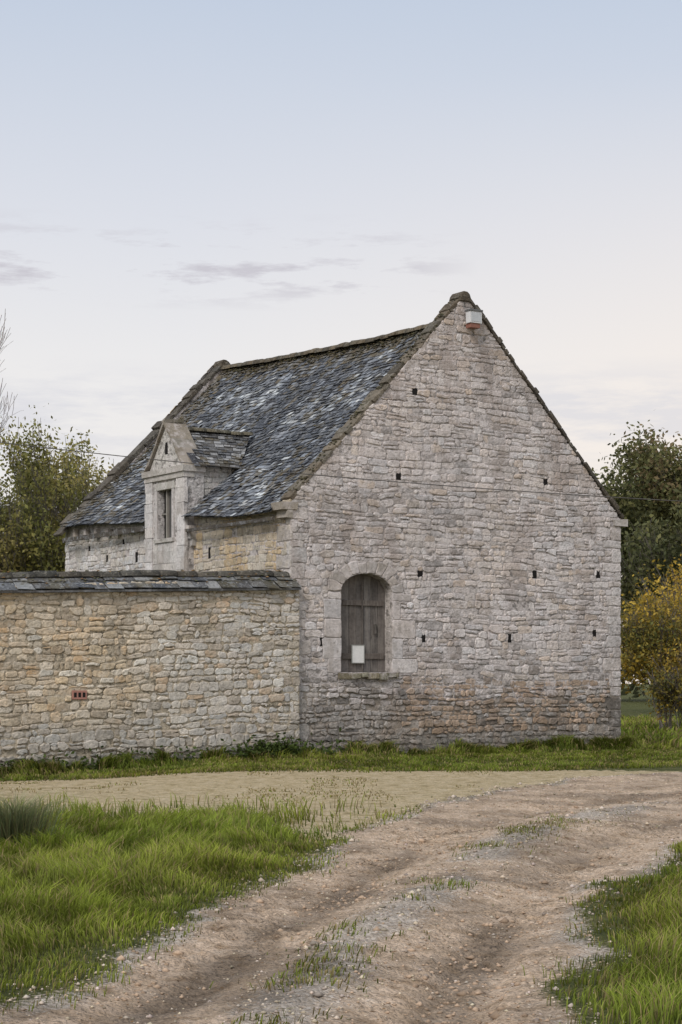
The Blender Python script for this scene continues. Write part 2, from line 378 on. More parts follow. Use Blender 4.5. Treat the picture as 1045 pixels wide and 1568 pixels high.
def slates(mb,fn,L0,L1,slope,colf,ww=(.17,.26),expo=.14,lift=.018,ct=None):
    n=int(slope/expo)
    for k in range(n):
        v0=k/n; v1=min(1,(k+1.25)/n); u=L0-R(0,.2)
        while u<L1:
            w=R(*ww); a=max(u,L0)+.003; b=min(u+w,L1)-.003
            if b-a>.03 and not(ct and ct((a+b)/2,v0)) and random.random()>.004:
                dv=R(-.20,.20)/n; l=lift*R(.5,2.2); e=max(0,v0+dv) if k else R(-.12,.05)/n
                A=fn(a,e,l);B=fn(b,e+R(-.10,.10)/n,l*R(.7,1.3));C=fn(b,v1,.002);D=fn(a,v1,.002)
                A2=fn(a,e,l-.012);B2=fn(b,e,l-.012)
                mb.add([A,B,C,D,A2,B2],[(0,1,2,3),(4,5,1,0)],colf((a+b)/2,(v0+v1)/2))
            u+=w
def cr(L,v):
    n=float(fbm(L*.55+3,v*4+L*.15,21)); n2=float(fbm(L*3,v*14,22)); n3=float(fbm(L*2.2+v*3,v*9-L,24)); edge=float(sst(.88,.99,v))
    c=(.075,.081,.094)
    lich=float(sst(.34,.56,n))*float(sst(.99,.8,v))*float(sst(-.02,.12,v))
    if random.random()<.12+.75*lich*float(sst(.36,.6,n3))*1.6: c=mixc(c,(.28,.30,.33),R(.2,.8))
    if random.random()<.015+.16*lich*float(sst(.4,.6,n3))*1.5: c=(.42,.435,.44)
    if random.random()<.14: c=(.045,.046,.052)
    m=max(edge,float(sst(9.2,10.6,L+(n2-.5)*2))*.8,float(sst(.56,.68,n2))*.5)
    if random.random()<m: c=mixc(c,(.12,.095,.055),R(.5,.9))
    return vary(c,.25,.03)
slates(sm,roofL,TH,LN-TH,6.4,cr,ww=(.11,.21),expo=.125,ct=cutout)
slates(sm,roofR,TH,LN-TH,6.4,cr,ww=(.2,.3),expo=.2)
for a,b in ((TH,4.1),(6.13,LN-TH)):
    box(rm,-.25,-.20,a,b,4.84+(.16 if a>5 else 0),4.91+(.2 if a>5 else 0),(.08,.07,.06))
DA,DB,DZ,DT=4.02,6.20,6.32,7.22; DM=5.11
def dorm(sign):
    e=DA if sign<0 else DB
    def f(u,v,d=0):
        x=-.06+u*(1.16+(1.98-1.12)*v); y=e+(DM-e)*v; z=DZ+(DT-DZ)*v
        return (x,y+sign*.6*d,z+.75*d)
    return f
cd=lambda L,v: vary(mixc((.075,.078,.086),(.12,.10,.065),random.random()**2) if random.random()<.8 else (.25,.25,.25),.25,.03)
for s in (-1,1):
    f=dorm(s); vs=[f(i/4,j/4,-.012) for i in range(5) for j in range(5)]
    rm.add(vs,[(i*5+j,(i+1)*5+j,(i+1)*5+j+1,i*5+j+1) for i in range(4) for j in range(4)],(.05,.05,.055))
    slates(sm,f,0.12,1.0,1.45,cd,ww=(.08,.14),expo=.12)
sm.make('roof_slates',M_slate,barn)
rm.make('roof_underlay',M_slate,barn)
rg=MB()
def ridge(fnp,t0,t1,rad,step,col):
    t=t0
    while t<t1:
        e=min(t+step*R(.8,1.2),t1); o=R(-.012,.012); n=7; vs=[]
        for q in (t+.003,e-.003):
            px,py,pz,ax=fnp(q)
            for i in range(n):
                an=math.pi*i/(n-1); rr=rad*R(.9,1.1)
                ox,oz=-math.cos(an)*rr*1.25,math.sin(an)*rr
                vs.append((px+(ox if ax=='y' else 0),py+(ox if ax=='x' else 0),pz+oz-rad*.55+o))
        fs=[(i,i+1,n+i+1,n+i) for i in range(n-1)]+[tuple(range(n))[::-1],tuple(range(n,2*n))]
        rg.add(vs,fs,vary(col,.25,.06)); t=e
ridge(lambda t:(AP,t,zr(t)+.05,'y'),TH,LN-TH,.12,.3,(.12,.10,.07))
ridge(lambda t:(t,DM,DT+.05,'x'),.15,2.0,.09,.3,(.13,.115,.08))
def lump(mb,p,r,col,flat=.6):
    vs=[];n=6
    for k in range(1,3):
        for i in range(n):
            a=2*math.pi*i/n; ph=k*math.pi/6*1.0; rr=r*R(.7,1.2)
            vs.append((p[0]+math.cos(a)*rr*math.cos(ph-.5),p[1]+math.sin(a)*rr*math.cos(ph-.5),p[2]+rr*math.sin(ph-.3)*flat))
    vs.append((p[0],p[1],p[2]+r*flat*1.1))
    mb.add(vs,[(i,(i+1)%n,n+(i+1)%n,n+i) for i in range(n)]+[(n+i,n+(i+1)%n,2*n) for i in range(n)],col)
for _ in range(420):
    t=R(.4,LN-.4); v=1-abs(random.gauss(0,.03)); p=roofL(t,min(v,1),.03); lump(rg,(p[0],p[1],p[2]+R(0,.015)),R(.025,.055),vary(random.choice([(.12,.105,.05),(.15,.12,.07),(.09,.085,.05)]),.25,.05),.45)
for _ in range(200):
    t=LN-.4-abs(random.gauss(0,.4)); v=R(.05,1); p=roofL(t,v,.02); lump(rg,p,R(.03,.05),vary((.10,.085,.05),.25,.05),.4)
for _ in range(180):
    v=random.random(); lump(rg,(AP*v,R(0,.36),EZ+(AZ-EZ)*v+.09),R(.025,.05),vary((.10,.09,.05),.3,.06))
for _ in range(120):
    t=R(.5,LN-.5); v=R(.12,.9); p=roofL(t,v,.02); lump(rg,p,R(.02,.04),vary((.12,.105,.06),.25,.05))
rg.make('ridge_tiles_and_moss',M_moss,barn,smooth=True)

# --- dormer masonry
dm=MB(); y0,y1=4.18,6.06; xf=-.22; wy0,wy1,wz0,wz1=4.78,5.48,4.76,5.86
cD=(.58,.55,.53)
box(dm,xf,.25,y0,wy0,2.6,6.20,cD); box(dm,xf,.25,wy1,y1,2.6,6.20,cD)
box(dm,xf,.25,wy0,wy1,2.6,wz0,(.50,.47,.44)); box(dm,xf,.25,wy0,wy1,wz1,6.20,(.46,.43,.39))
ped=[(y0+.12,6.34),(y1-.12,6.34),(DM,7.36)]
dm.add([(xf+.02,a,b) for a,b in ped]+[(.25,a,b) for a,b in ped],[(0,2,1),(3,4,5),(0,1,4,3),(1,2,5,4),(2,0,3,5)],(.58,.55,.51))
for y,yy in ((y0+.05,y0+.2),(y1-.2,y1-.05)):
    dm.add([(.25,y,4.9),(.25,y,6.3),(1.15,y,6.3),(.9,y,5.6),(.25,yy,4.9),(.25,yy,6.3),(1.15,yy,6.3),(.9,yy,5.6)],[(0,1,2,3),(7,6,5,4),(0,4,5,1),(3,2,6,7)],(.42,.40,.36))
dm.make('dormer_core',M_mortar,barn)
dd=MB()
box(dd,xf-.09,.27,y0-.07,y1+.07,6.203,6.335,(.48,.45,.41),.006)
box(dd,xf-.05,.0,y0-.03,y1+.03,6.08,6.20,(.50,.47,.43),.006)
for a,b in ((y0-.02,y0+.34),(y1-.34,y1+.02)):
    z=3.2
    while z<6.05:
        e=min(z+R(.2,.36),6.075); box(dd,xf-.035,xf+.05,a+R(-.03,.02),b+R(-.03,.03),z+.002,e-.002,vary((.62,.59,.57),.14,.02),.008); z=e
for zz in (3.3,3.6,3.9,4.2,4.45):
    y=y0+.35
    while y<y1-.36:
        e=min(y+R(.25,.5),y1-.35); box(dd,xf-.02,xf+.03,y+.004,e-.004,zz+.004,min(zz+.296,4.66),vary((.54,.51,.48),.14,.02),.006); y=e
box(dd,xf-.06,.0,wy0-.12,wy1+.12,wz0-.09,wz0,(.48,.46,.42),.008)
box(dd,xf-.03,xf+.05,wy0-.14,wy1+.14,wz1+.003,wz1+.17,(.52,.50,.46),.006)
box(dd,xf-.025,xf+.05,wy0-.10,wy0-.003,wz0,wz1,(.54,.51,.49),.003); box(dd,xf-.025,xf+.05,wy1+.003,wy1+.10,wz0,wz1,(.54,.51,.49),.003)
for (a,b) in (((y0-.02,6.335),(DM,7.42)),((y1+.02,6.335),(DM,7.42))):
    n=5
    for i in range(n):
        p=[a[0]+(b[0]-a[0])*i/n,a[1]+(b[1]-a[1])*i/n]; q=[a[0]+(b[0]-a[0])*(i+1)/n,a[1]+(b[1]-a[1])*(i+1)/n]
        th=.09; Q=[p,q,[q[0],q[1]-th],[p[0]+(0),max(6.336,p[1]-th)]]
        c=vary((.28,.245,.195),.2,.04); x0=xf-.06+R(-.015,.015)
        dd.add([(x0,u,v) for u,v in Q]+[(.28,u,v) for u,v in Q],[(0,1,2,3),(7,6,5,4),(0,4,5,1),(2,6,7,3),(1,5,6,2),(3,7,4,0)],c)
box(dd,xf-.06,.2,DM-.06,DM+.06,7.38,7.45,(.22,.20,.15),.02)
for yb_ in (y0-.14,y1+.02):
    for k,(zz,dd_) in enumerate(((4.55,.10),(4.70,.14),(4.85,.18))): box(dd,-.02-dd_,.0,yb_,yb_+.11,zz,zz+.146,vary((.52,.49,.46),.1),.008)
dd.make('dormer_dressings',M_ashlar,barn,bevel=.01)
ck=MB(); fC=lambda u,v,d:(u,y0+.05-d,v)
courses(ck,.02,1.15,4.9,6.28,fC,lambda u,v:vary((.55,.52,.48),.15,.04),(.11,.17),(.14,.34),halfs=[(1.0/1.41,-1.0/1.41,(-.02-5.15)/1.41)],seed=31,h=(.006,.025),gap=.007)
ck.make('dormer_cheek_stones',M_stone,barn)
nm=MB()  # flat dark shapes paint the shade of the niche and window interior
P=[(DM-.07,6.66),(DM+.07,6.66),(DM+.07,6.86),(DM+.04,6.93),(DM-.04,6.93),(DM-.07,6.86)]
nm.add([(xf+.018,a,b) for a,b in P],[(0,1,2,3,4,5)],(.02,.02,.02))
box(nm,-.06,-.04,wy0,wy1,wz0,wz1,(.02,.02,.022))
nm.make('dormer_opening_shade',bpy.data.materials['painted_hole_shade'],barn)
ws=MB()
for i in range(3): box(ws,-.10,-.075,wy0+.03+i*.12,wy0+.14+i*.12,wz0+.01,wz1-.02,vary((.085,.08,.076),.15))
box(ws,-.15,-.08,wy0+.40,wy0+.45,wz0,wz1,(.28,.26,.23)); box(ws,-.13,-.08,wy0+.45,wy1,wz0+.55,wz0+.59,(.2,.19,.17))
ws.make('dormer_shutter',M_plain,barn,bevel=.004)

# --- loft door
dr=MB(); n=7; yb=.26
pw=(dx1-dx0)/n
for i in range(n):
    a=dx0+i*pw+.004; b=a+pw-.008
    tp=dsp+dar*math.sqrt(max(0,1-((a-dc)/da)**2)); tq=dsp+dar*math.sqrt(max(0,1-((b-dc)/da)**2))
    c=vary((.15,.132,.12),.25,.04); o=R(0,.014)
    if i==0: c=(.27,.24,.205)
    P=[(a,dz0+.01),(b,dz0+.01),(b,tq),(a,tp)]
    dr.add([(u,yb+o,v) for u,v in P]+[(u,yb+.04,v) for u,v in P],[(0,1,2,3),(7,6,5,4),(0,3,7,4)[::-1],(1,5,6,2)],c)
box(dr,dx0+.18,dx1-.05,yb-.03,yb+.001,dz0+.28,dz0+.40,(.13,.11,.097),.003)
box(dr,dx0+.18,dx1-.05,yb-.03,yb+.001,dsp-.28,dsp-.17,(.13,.11,.097),.003)
box(dr,dc+.02,dc+.06,yb-.035,yb-.031,dz0+.02,dsp+.2,(.10,.085,.075),.002)
box(dr,dx1-.30,dx1-.24,yb-.045,yb-.02,2.55,2.75,(.05,.045,.04),.002)
dr.make('loft_door',M_wood,barn,bevel=.003)
pn=MB(); box(pn,1.62,1.91,yb-.055,yb-.035,dz0+.20,dz0+.56,(.75,.74,.72)); pn.make('notice_panel',M_plain,barn,bevel=.003)
pf=MB(); box(pf,1.605,1.62,yb-.06,yb-.03,dz0+.185,dz0+.575,(.3,.3,.28)); box(pf,1.91,1.925,yb-.06,yb-.03,dz0+.185,dz0+.575,(.3,.3,.28)); box(pf,1.62,1.91,yb-.06,yb-.03,dz0+.185,dz0+.2,(.3,.3,.28)); box(pf,1.62,1.91,yb-.06,yb-.03,dz0+.56,dz0+.575,(.3,.3,.28)); pf.make('notice_frame',M_plain,barn)
fl=MB(); box(fl,4.33,4.64,-.26,-.10,9.25,9.50,(.66,.66,.67)); box(fl,4.36,4.61,-.24,-.06,9.15,9.245,(.26,.12,.09)); box(fl,4.45,4.53,-.10,.0,9.30,9.40,(.15,.15,.15)); box(fl,4.31,4.66,-.28,-.08,9.503,9.54,(.14,.14,.14)); box(fl,4.36,4.61,-.267,-.262,9.28,9.47,(.50,.52,.54))
fl.make('floodlight',M_plain,barn,bevel=.01)

# ============================================================ BOUNDARY WALL
wall=empty('stone_wall',(-1.02,39,0),ANG)
SH=.034; T0=3.46
fW=lambda u,v,d:(u,-.13-d,v+SH*u)
fWb=lambda u,v,d:(u,.42+d,v+SH*u)
U0,U1=-17,.12
def cw(u,v):
    n=float(fbm(u*.45,v*.7,41)); n2=float(fbm(u*1.4,v*1.4,42))
    c=mixc((.59,.47,.32),(.57,.52,.45),float(sst(.42,.62,n)))
    c=mixc(c,(.55,.52,.495),float(sst(-3.4,-.6,u))*.8)
    c=mixc(c,(.62,.57,.50),.4*float(sst(.4,.65,n2)))
    r=random.random()
    if r<.12: c=mixc(c,(.54,.37,.21),.6)
    elif r<.27: c=mixc(c,(.33,.28,.22),.6)
    elif r<.42: c=mixc(c,(.68,.64,.57),.6)
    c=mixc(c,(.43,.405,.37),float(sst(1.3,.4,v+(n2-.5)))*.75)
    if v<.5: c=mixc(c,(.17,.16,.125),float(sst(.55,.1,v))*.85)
    return vary(c,.14,.04)
mb=MB()
vent=(-4.92,-4.6,1.37,1.56)
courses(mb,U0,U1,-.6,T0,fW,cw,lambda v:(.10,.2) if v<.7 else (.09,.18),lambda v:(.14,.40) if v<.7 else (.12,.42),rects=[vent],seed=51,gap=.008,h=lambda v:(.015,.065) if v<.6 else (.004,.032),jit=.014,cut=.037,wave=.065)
courses(mb,U0,-.1,-.4,T0,fWb,cw,(.14,.22),(.2,.5),seed=53,rev=True)
mb.make('rubble_face',M_wstone,wall)
mb=MB(); cc=(.46,.395,.30)
vs=[fW(U0,-.8,0),fW(U1,-.8,0),fW(U1,T0+.02,0),fW(U0,T0+.02,0),fWb(U0,-.8,0),fWb(U1,-.8,0),fWb(U1,T0+.02,0),fWb(U0,T0+.02,0)]
mb.add(vs,[(0,1,2,3),(5,4,7,6),(1,5,6,2),(4,0,3,7),(3,2,6,7)],cc); mb.make('wall_core_mortar',M_wmortar,wall)
vb=MB(); a,b,c_,d_=vent; box(vb,a+.01,b-.01,-.165,-.13,c_+.01+SH*a,d_-.01+SH*a,(.38,.19,.15)); vb.make('terracotta_vent',M_plain,wall,bevel=.004)
vh=MB()  # dark blocks on the vent face paint the shade of its holes
for i in range(3): x=a+.04+i*.09; box(vh,x,x+.055,-.168,-.150,c_+.05+SH*a,d_-.05+SH*a,(.02,.015,.012))
vh.make('vent_hole_shade',bpy.data.materials['painted_hole_shade'],wall)
def copf(side):
    def f(u,v,d=0):
        y=(-.27 if side<0 else .56)+((.145+.27) if side<0 else -(.56-.145))*v
        return (u,y+side*.5*d,T0-.02+SH*u+.30*v+.85*d+.035*(float(vn(u*.9,1,6))-.5))
    return f
sl_=MB()
cc2=lambda L,v: vary(mixc((.085,.09,.10),(.11,.095,.06),.8*random.random()) if random.random()<.85 else (.19,.19,.185),.25,.03)
for s in (-1,1):
    slates(sl_,copf(s),U0,U1-.02,.53,cc2,ww=(.26,.36),expo=.26,lift=.025)
    f=copf(s); sl_.add([f(U0,0,-.03),f(U1-.02,0,-.03),f(U1-.02,1,-.03),f(U0,1,-.03)],[(0,1,2,3)],(.05,.05,.05))
f=copf(-1); g=copf(1); sl_.add([f(U1-.02,0,-.01),g(U1-.02,0,-.01),g(U1-.02,1,-.01)],[(0,1,2)],(.2,.18,.15))
sl_.add([(U0,-.25,T0-.06+SH*U0),(U1-.02,-.25,T0-.06+SH*U1),(U1-.02,-.25,T0-.015+SH*U1),(U0,-.25,T0-.015+SH*U0),(U0,-.13,T0-.06+SH*U0),(U1-.02,-.13,T0-.06+SH*U1)],[(0,1,2,3),(0,4,5,1)],(.17,.17,.175))
sl_.make('coping_slates',M_slate,wall)
rg=MB()
ridge(lambda t:(t,.145,T0+.30+SH*t+.035*(float(vn(t*.9,1,6))-.5),'x'),U0,U1,.11,.42,(.085,.078,.065))
for _ in range(300):
    t=R(-9,U1)
    k=random.random()**2; lump(rg,(t,.145-.3*k,T0+.36+SH*t-.27*k),R(.015,.04),vary(random.choice([(.12,.12,.05),(.24,.14,.06),(.1,.09,.05)]),.3,.05))
rg.make('coping_ridge_tiles',M_moss,wall,smooth=True)

# ============================================================ GROUND
XL=([-50,7,9.4,10.9,13.05,15.7,19.6,22.4,25.4,28.5,31.3,33.2,34.5,36],[-4.5,-2.1,-1.67,-1.38,-.99,-.545,.05,.59,1.54,2.7,4.2,6.4,10,22])
XR=([-50,7,8.9,11.46,13.05,15.66,18.8,22,24,27,30,33],[-.5,.9,1.08,1.475,1.81,2.44,3.35,5.,6.6,11,20,40])
def zones(x,y):
    xl=np.interp(y,*XL); xr=np.interp(y,*XR); w=np.maximum(xr-xl,.5)
    wob=(fbm(x*1.1,y*.8,61)-.5)*.8
    dl=x-xl+wob; drr=xr-x+wob
    tr=sst(-.25,.3,dl)*sst(-.22,.28,drr)*sst(35.5,34,y)
    uu=(x-xl)/w
    wob2=(fbm(x*.5,y*.4,62)-.5)*1.6
    dry=sst(21.0,22.8,y+wob2)*sst(34.4,32.4,y+wob2)*(1-tr)*sst(-26,-20,x)
    dry=np.maximum(dry, sst(-1.8,-.6,dl)*sst(17.5,20.5,y)*sst(33.8,32,y)*(1-tr))
    mid=np.exp(-((uu-.48)/.10)**2)*sst(.34,.54,fbm(x*1.2,y*.7,63))*sst(24,18,y)*tr
    return tr,dry,mid,uu,dl,drr
def gh(x,y,fine=True):
    x=np.asarray(x,float);y=np.asarray(y,float)
    tr,dry,mid,uu,dl,drr=zones(x,y)
    h=-.205*sst(-1.0,-6.4,x)*sst(25,35,y)-.25*sst(-6.4,-16,x)*sst(25,35,y)
    h=h+(fbm(x*.5,y*.5,70)-.5)*.10*sst(38,30,y)*(1-tr*.6)
    rut=np.exp(-((uu-.24)/.12)**2)+np.exp(-((uu-.77)/.12)**2)
    rut2=np.exp(-((uu-.27)/.045)**2)+np.exp(-((uu-.74)/.045)**2)+.7*np.exp(-((uu-.83)/.035)**2)
    h=h-.055*tr*rut-.035*tr*rut2*sst(.4,.6,fbm(x*.7,y*.4,79))+.03*tr*np.exp(-((uu-.5)/.1)**2)
    if fine:
        h=h+tr*((fbm(x*3,y*1.6,71,3)-.5)*.04+(fbm(x*11,y*8,72,3)-.5)*.035+(vn(x*26,y*22,76)-.5)*.018)
        pat=sst(.42,.56,fbm(x*1.5,y*.9,73))
        lug=sst(.25,.75,np.sin((y*1.0+uu*1.6+.5*fbm(x*3,y*3,75))*2*math.pi/.19)*.5+.5)*sst(.3,.5,fbm(x*9,y*9,78,2))
        h=h+tr*.034*lug*pat*rut
        h=h+(1-tr)*(fbm(x*6,y*5,74,2)-.5)*.02
    return h
def axis(segs):
    o=[]
    for a,b,s in segs: o+=list(np.arange(a,b,s))
    return o
far=[46,50,56,64,75,90,110,140,180,240,330,450,700]
xs=sorted([-700,-450,-300,-200,-140,-100,-70,-50,-38,-30,-24,-19,-15,-12,-10]+axis([(-8.5,-4,.25),(-4,-2.4,.1),(-2.4,4,.022),(4,7,.04),(7,14,.12)])+[14.2,16,19,23,28,35,45,60,80,110,150,220,320,450,700])
ys=sorted([-300,-150,-70,-35,-15,-5,0,3,5]+axis([(6,8,.2),(8,16,.026),(16,22,.045),(22,34,.09),(34,45,.2)])+far)
X,Y=np.meshgrid(xs,ys); nx,ny=len(xs),len(ys)
Z=gh(X,Y); Z=np.where(Y>41,Z+ (fbm(X*.02,Y*.02,77)-.5)*1.2*sst(41,120,Y),Z)
V=np.stack([X,Y,Z],-1).reshape(-1,3)
idx=np.arange(nx*ny).reshape(ny,nx)
F=np.stack([idx[:-1,:-1],idx[:-1,1:],idx[1:,1:],idx[1:,:-1]],-1).reshape(-1,4)
me=bpy.data.meshes.new('ground'); me.vertices.add(len(V)); me.vertices.foreach_set('co',V.astype(np.float32).ravel())
me.loops.add(F.size); me.loops.foreach_set('vertex_index',F.ravel().astype(np.int32)); me.polygons.add(len(F)); me.polygons.foreach_set('loop_start',(np.arange(len(F))*4).astype(np.int32))
me.update(calc_edges=True); me.validate(); me.polygons.foreach_set('use_smooth',[True]*len(F))
tr,dry,mid,uu,dl,drr=zones(X,Y)
c=np.ones((nx*ny,4),np.float32); c[:,0]=tr.ravel(); c[:,1]=dry.ravel()
gv=np.clip(.9*np.exp(-((dl-.02)/.17)**2)+.7*np.exp(-((drr-.05)/.2)**2)+.8*np.exp(-((uu-.5)/.11)**2)*sst(32,22,Y),0,1)*sst(.35,.6,fbm(X*1.5,Y,81)+.06)
c[:,2]=gv.ravel()
# damp, compacted wheel ruts (alpha channel stores dampness)
damp=tr*(np.exp(-((uu-.27)/.07)**2)+np.exp(-((uu-.76)/.07)**2)+.8*np.exp(-((uu-.46)/.09)**2)*sst(12,9.5,Y))*sst(.42,.60,fbm(X*.9,Y*.5,85))
a=me.color_attributes.new('Zone','FLOAT_COLOR','POINT'); a.data.foreach_set('color',c.ravel())
c2=np.ones((nx*ny,4),np.float32); c2[:,0]=np.clip(damp,0,1).ravel()
a=me.color_attributes.new('Damp','FLOAT_COLOR','POINT'); a.data.foreach_set('color',c2.ravel())
g=bpy.data.objects.new('ground',me); S.collection.objects.link(g)
m=bpy.data.materials.new('ground_soil_track'); m.use_nodes=True; nt=m.node_tree; N=nt.nodes; Lk=nt.links; bs=N['Principled BSDF']; bs.inputs['Roughness'].default_value=.95; bs.inputs['Specular IOR Level'].default_value=.15
tc=N.new('ShaderNodeTexCoord'); at=N.new('ShaderNodeAttribute'); at.attribute_name='Zone'; sp=N.new('ShaderNodeSeparateColor'); Lk.new(at.outputs['Color'],sp.inputs[0])
at2=N.new('ShaderNodeAttribute'); at2.attribute_name='Damp'; sp2=N.new('ShaderNodeSeparateColor'); Lk.new(at2.outputs['Color'],sp2.inputs[0])
def nz(sc,det=5,ro=.6,typ='n'):
    n=N.new('ShaderNodeTexNoise' if typ=='n' else 'ShaderNodeTexVoronoi'); n.inputs['Scale'].default_value=sc
    if typ=='n': n.inputs['Detail'].default_value=det; n.inputs['Roughness'].default_value=ro
    Lk.new(tc.outputs['Object'],n.inputs['Vector']); return n
def ramp(src,stops):
    r=N.new('ShaderNodeValToRGB'); Lk.new(src,r.inputs[0]); e=r.color_ramp.elements
    while len(e)<len(stops): e.new(.5)
    for i,(p,cc) in enumerate(stops): e[i].position=p; e[i].color=(*cc,1)
    return r.outputs[0]
def mixn(f,a,b):
    x=N.new('ShaderNodeMix'); x.data_type='RGBA'; Lk.new(f,x.inputs[0]); Lk.new(a,x.inputs[6]); Lk.new(b,x.inputs[7]); return x.outputs[2]
def mr(src,a,b,c0=0,c1=1):
    x=N.new('ShaderNodeMapRange'); Lk.new(src,x.inputs[0]); x.inputs[1].default_value=a;x.inputs[2].default_value=b;x.inputs[3].default_value=c0;x.inputs[4].default_value=c1; return x.outputs[0]
def addm(a,b,op='ADD'):
    x=N.new('ShaderNodeMath'); x.operation=op; Lk.new(a,x.inputs[0]); Lk.new(b,x.inputs[1]); return x.outputs[0]
n_big=nz(.8); n_mid=nz(4.5); n_f=nz(28,5,.7); vo=nz(42,typ='v')
grass=ramp(n_mid.outputs[0],[(.3,(.055,.065,.02)),(.5,(.10,.11,.035)),(.7,(.18,.16,.07))])
dryc=ramp(n_mid.outputs[0],[(.28,(.20,.18,.07)),(.38,(.42,.33,.18)),(.52,(.58,.465,.29)),(.75,(.63,.53,.37))])
trc=ramp(n_mid.outputs[0],[(.28,(.34,.235,.15)),(.42,(.52,.39,.275)),(.58,(.63,.485,.36)),(.78,(.69,.565,.44))])
n_fr=mr(n_f.outputs[0],.3,.7,.48,1.32)
def scale(c,f):
    x=N.new('ShaderNodeVectorMath'); x.operation='SCALE'; Lk.new(c,x.inputs[0]); Lk.new(f,x.inputs['Scale']); return x.outputs[0]
trc=scale(trc,n_fr); dryc=scale(dryc,n_fr); grass=scale(grass,n_fr)
grv=ramp(vo.outputs['Color'],[(.1,(.26,.23,.19)),(.5,(.45,.40,.345)),(.9,(.64,.59,.53))])
gf=addm(sp.outputs[2],mr(n_f.outputs[0],.35,.65,-.35,.35),'ADD'); gf=mr(gf,.3,.7,0,.8)
trc=mixn(gf,trc,grv)
dk=mr(n_big.outputs[0],.38,.56,.66,1.1); trc=scale(trc,dk)
trc=scale(trc,mr(addm(sp2.outputs[0],mr(n_f.outputs[0],.3,.7,-.2,.2)),.2,.8,1,.58))
d=mr(addm(sp.outputs[1],mr(n_mid.outputs[0],.3,.7,-.3,.3)),.4,.6)
t=mr(addm(sp.outputs[0],mr(n_f.outputs[0],.3,.7,-.25,.25)),.35,.65)
col=mixn(t,mixn(d,grass,dryc),trc)
Lk.new(col,bs.inputs['Base Color'])
hsum=addm(n_f.outputs[0],mr(vo.outputs['Distance'],0,.6,.5,0))
bp=N.new('ShaderNodeBump'); bp.inputs['Strength'].default_value=1; bp.inputs['Distance'].default_value=.035; Lk.new(hsum,bp.inputs['Height']); Lk.new(bp.outputs[0],bs.inputs['Normal'])
me.materials.append(m)

# ------------------------------------------------------------ grass
def blades(x,y,h,w,base,tip,lean=.5,seed=0,z=None,dirn=None):
    n=len(x); r=np.random.default_rng(seed)
    z=gh(x,y) if z is None else z
    th=r.uniform(0,2*np.pi,n); ph=(fbm(x*1.1,y*.9,88)*14+r.normal(0,.9,n)) if dirn is None else dirn
    px,py=np.cos(th)*w/2,np.sin(th)*w/2
    lx=np.cos(ph)*h*lean*r.uniform(.2,1.2,n); ly=np.sin(ph)*h*lean*r.uniform(.2,1.2,n)
    V=np.zeros((n,5,3))
    V[:,0]=np.stack([x-px,y-py,z-.01],-1); V[:,1]=np.stack([x+px,y+py,z-.01],-1)
    V[:,2]=np.stack([x-px*.8+lx*.35,y-py*.8+ly*.35,z+h*.6],-1); V[:,3]=np.stack([x+px*.8+lx*.35,y+py*.8+ly*.35,z+h*.6],-1)
    V[:,4]=np.stack([x+lx,y+ly,z+h*(1-.3*lean)],-1)
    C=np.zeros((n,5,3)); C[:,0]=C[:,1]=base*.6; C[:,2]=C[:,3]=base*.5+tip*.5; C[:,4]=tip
    return V,C
TR=[(0,1,3),(0,3,2),(2,3,4)]
def region(n,x0,x1,y0,y1,r): return r.uniform(x0,x1,n),r.uniform(y0,y1,n)
r=np.random.default_rng(5); VV=[];CC=[]
def addgrass(x,y,hm,w,bright=1,lean=.6,seed=1,yellow=0.2):
    n=len(x); r=np.random.default_rng(seed)
    cl=fbm(x*1.3,y*1.0,91); cl2=fbm(x*.5,y*.45,92); cl3=sst(.3,.7,fbm(x*3.4,y*2.4,94,2))
    h=hm*(.15+.9*cl+.75*cl3)*r.uniform(.6,1.3,n)
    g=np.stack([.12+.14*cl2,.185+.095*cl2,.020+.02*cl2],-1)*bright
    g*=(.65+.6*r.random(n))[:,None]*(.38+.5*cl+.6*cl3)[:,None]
    yb=(r.random(n)<yellow*(.2+1.6*cl2))
    g[yb]=np.array([.35,.28,.12])*r.uniform(.6,1.1,(yb.sum(),1))
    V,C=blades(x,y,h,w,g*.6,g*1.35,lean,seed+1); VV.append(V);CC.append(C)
n=300000; x,y=region(n,-6.0,1,8.2,24,r); tr,dry,mid,uu,dl,drr=zones(x,y)
dens=sst(.3,-.5,dl)*(1-dry*.97)
vis=(x> -.19*y-1.0); k=(r.random(n)<dens*np.interp(y,[8,12,24],[1,.9,.5]))&vis; x,y=x[k],y[k]
edge=sst(.1,-1.0,(x-np.interp(y,*XL)))
addgrass(x,y,.045+.14*edge,np.interp(y,[8,14,24],[.006,.008,.013]),seed=11,yellow=.15)
n=170000; x,y=region(n,.9,7.5,8.2,26,r); tr,dry,mid,uu,dl,drr=zones(x,y)
k=(r.random(n)<sst(.2,-.4,drr))&(x<.19*y+1.2); x,y=x[k],y[k]
addgrass(x,y,.05+.14*sst(.1,-.8,np.interp(y,*XR)-x),np.interp(y,[8,14,24],[.006,.008,.013]),seed=21,yellow=.22,bright=.95)
n=150000; x,y=region(n,-9,12,31.0,44,r)
ca,sa=math.cos(ANG),math.sin(ANG); lu=(x+1.02)*ca+(y-39)*sa; lv=-(x+1.02)*sa+(y-39)*ca
front=(lv<-.06)|((lu>W+.05)); yy=y+(fbm(x*.5,y*.4,62)-.5)*1.6
k=(r.random(n)<sst(32.4,34.2,yy)*(.35+.65*sst(.3,.5,fbm(x*.8,y*.8,93))))&front&((lv>-7.5)); x,y,lv=x[k],y[k],lv[k]
addgrass(x,y,.06+.13*sst(-1.2,-.1,lv),.02,seed=31,yellow=.2,bright=.8)
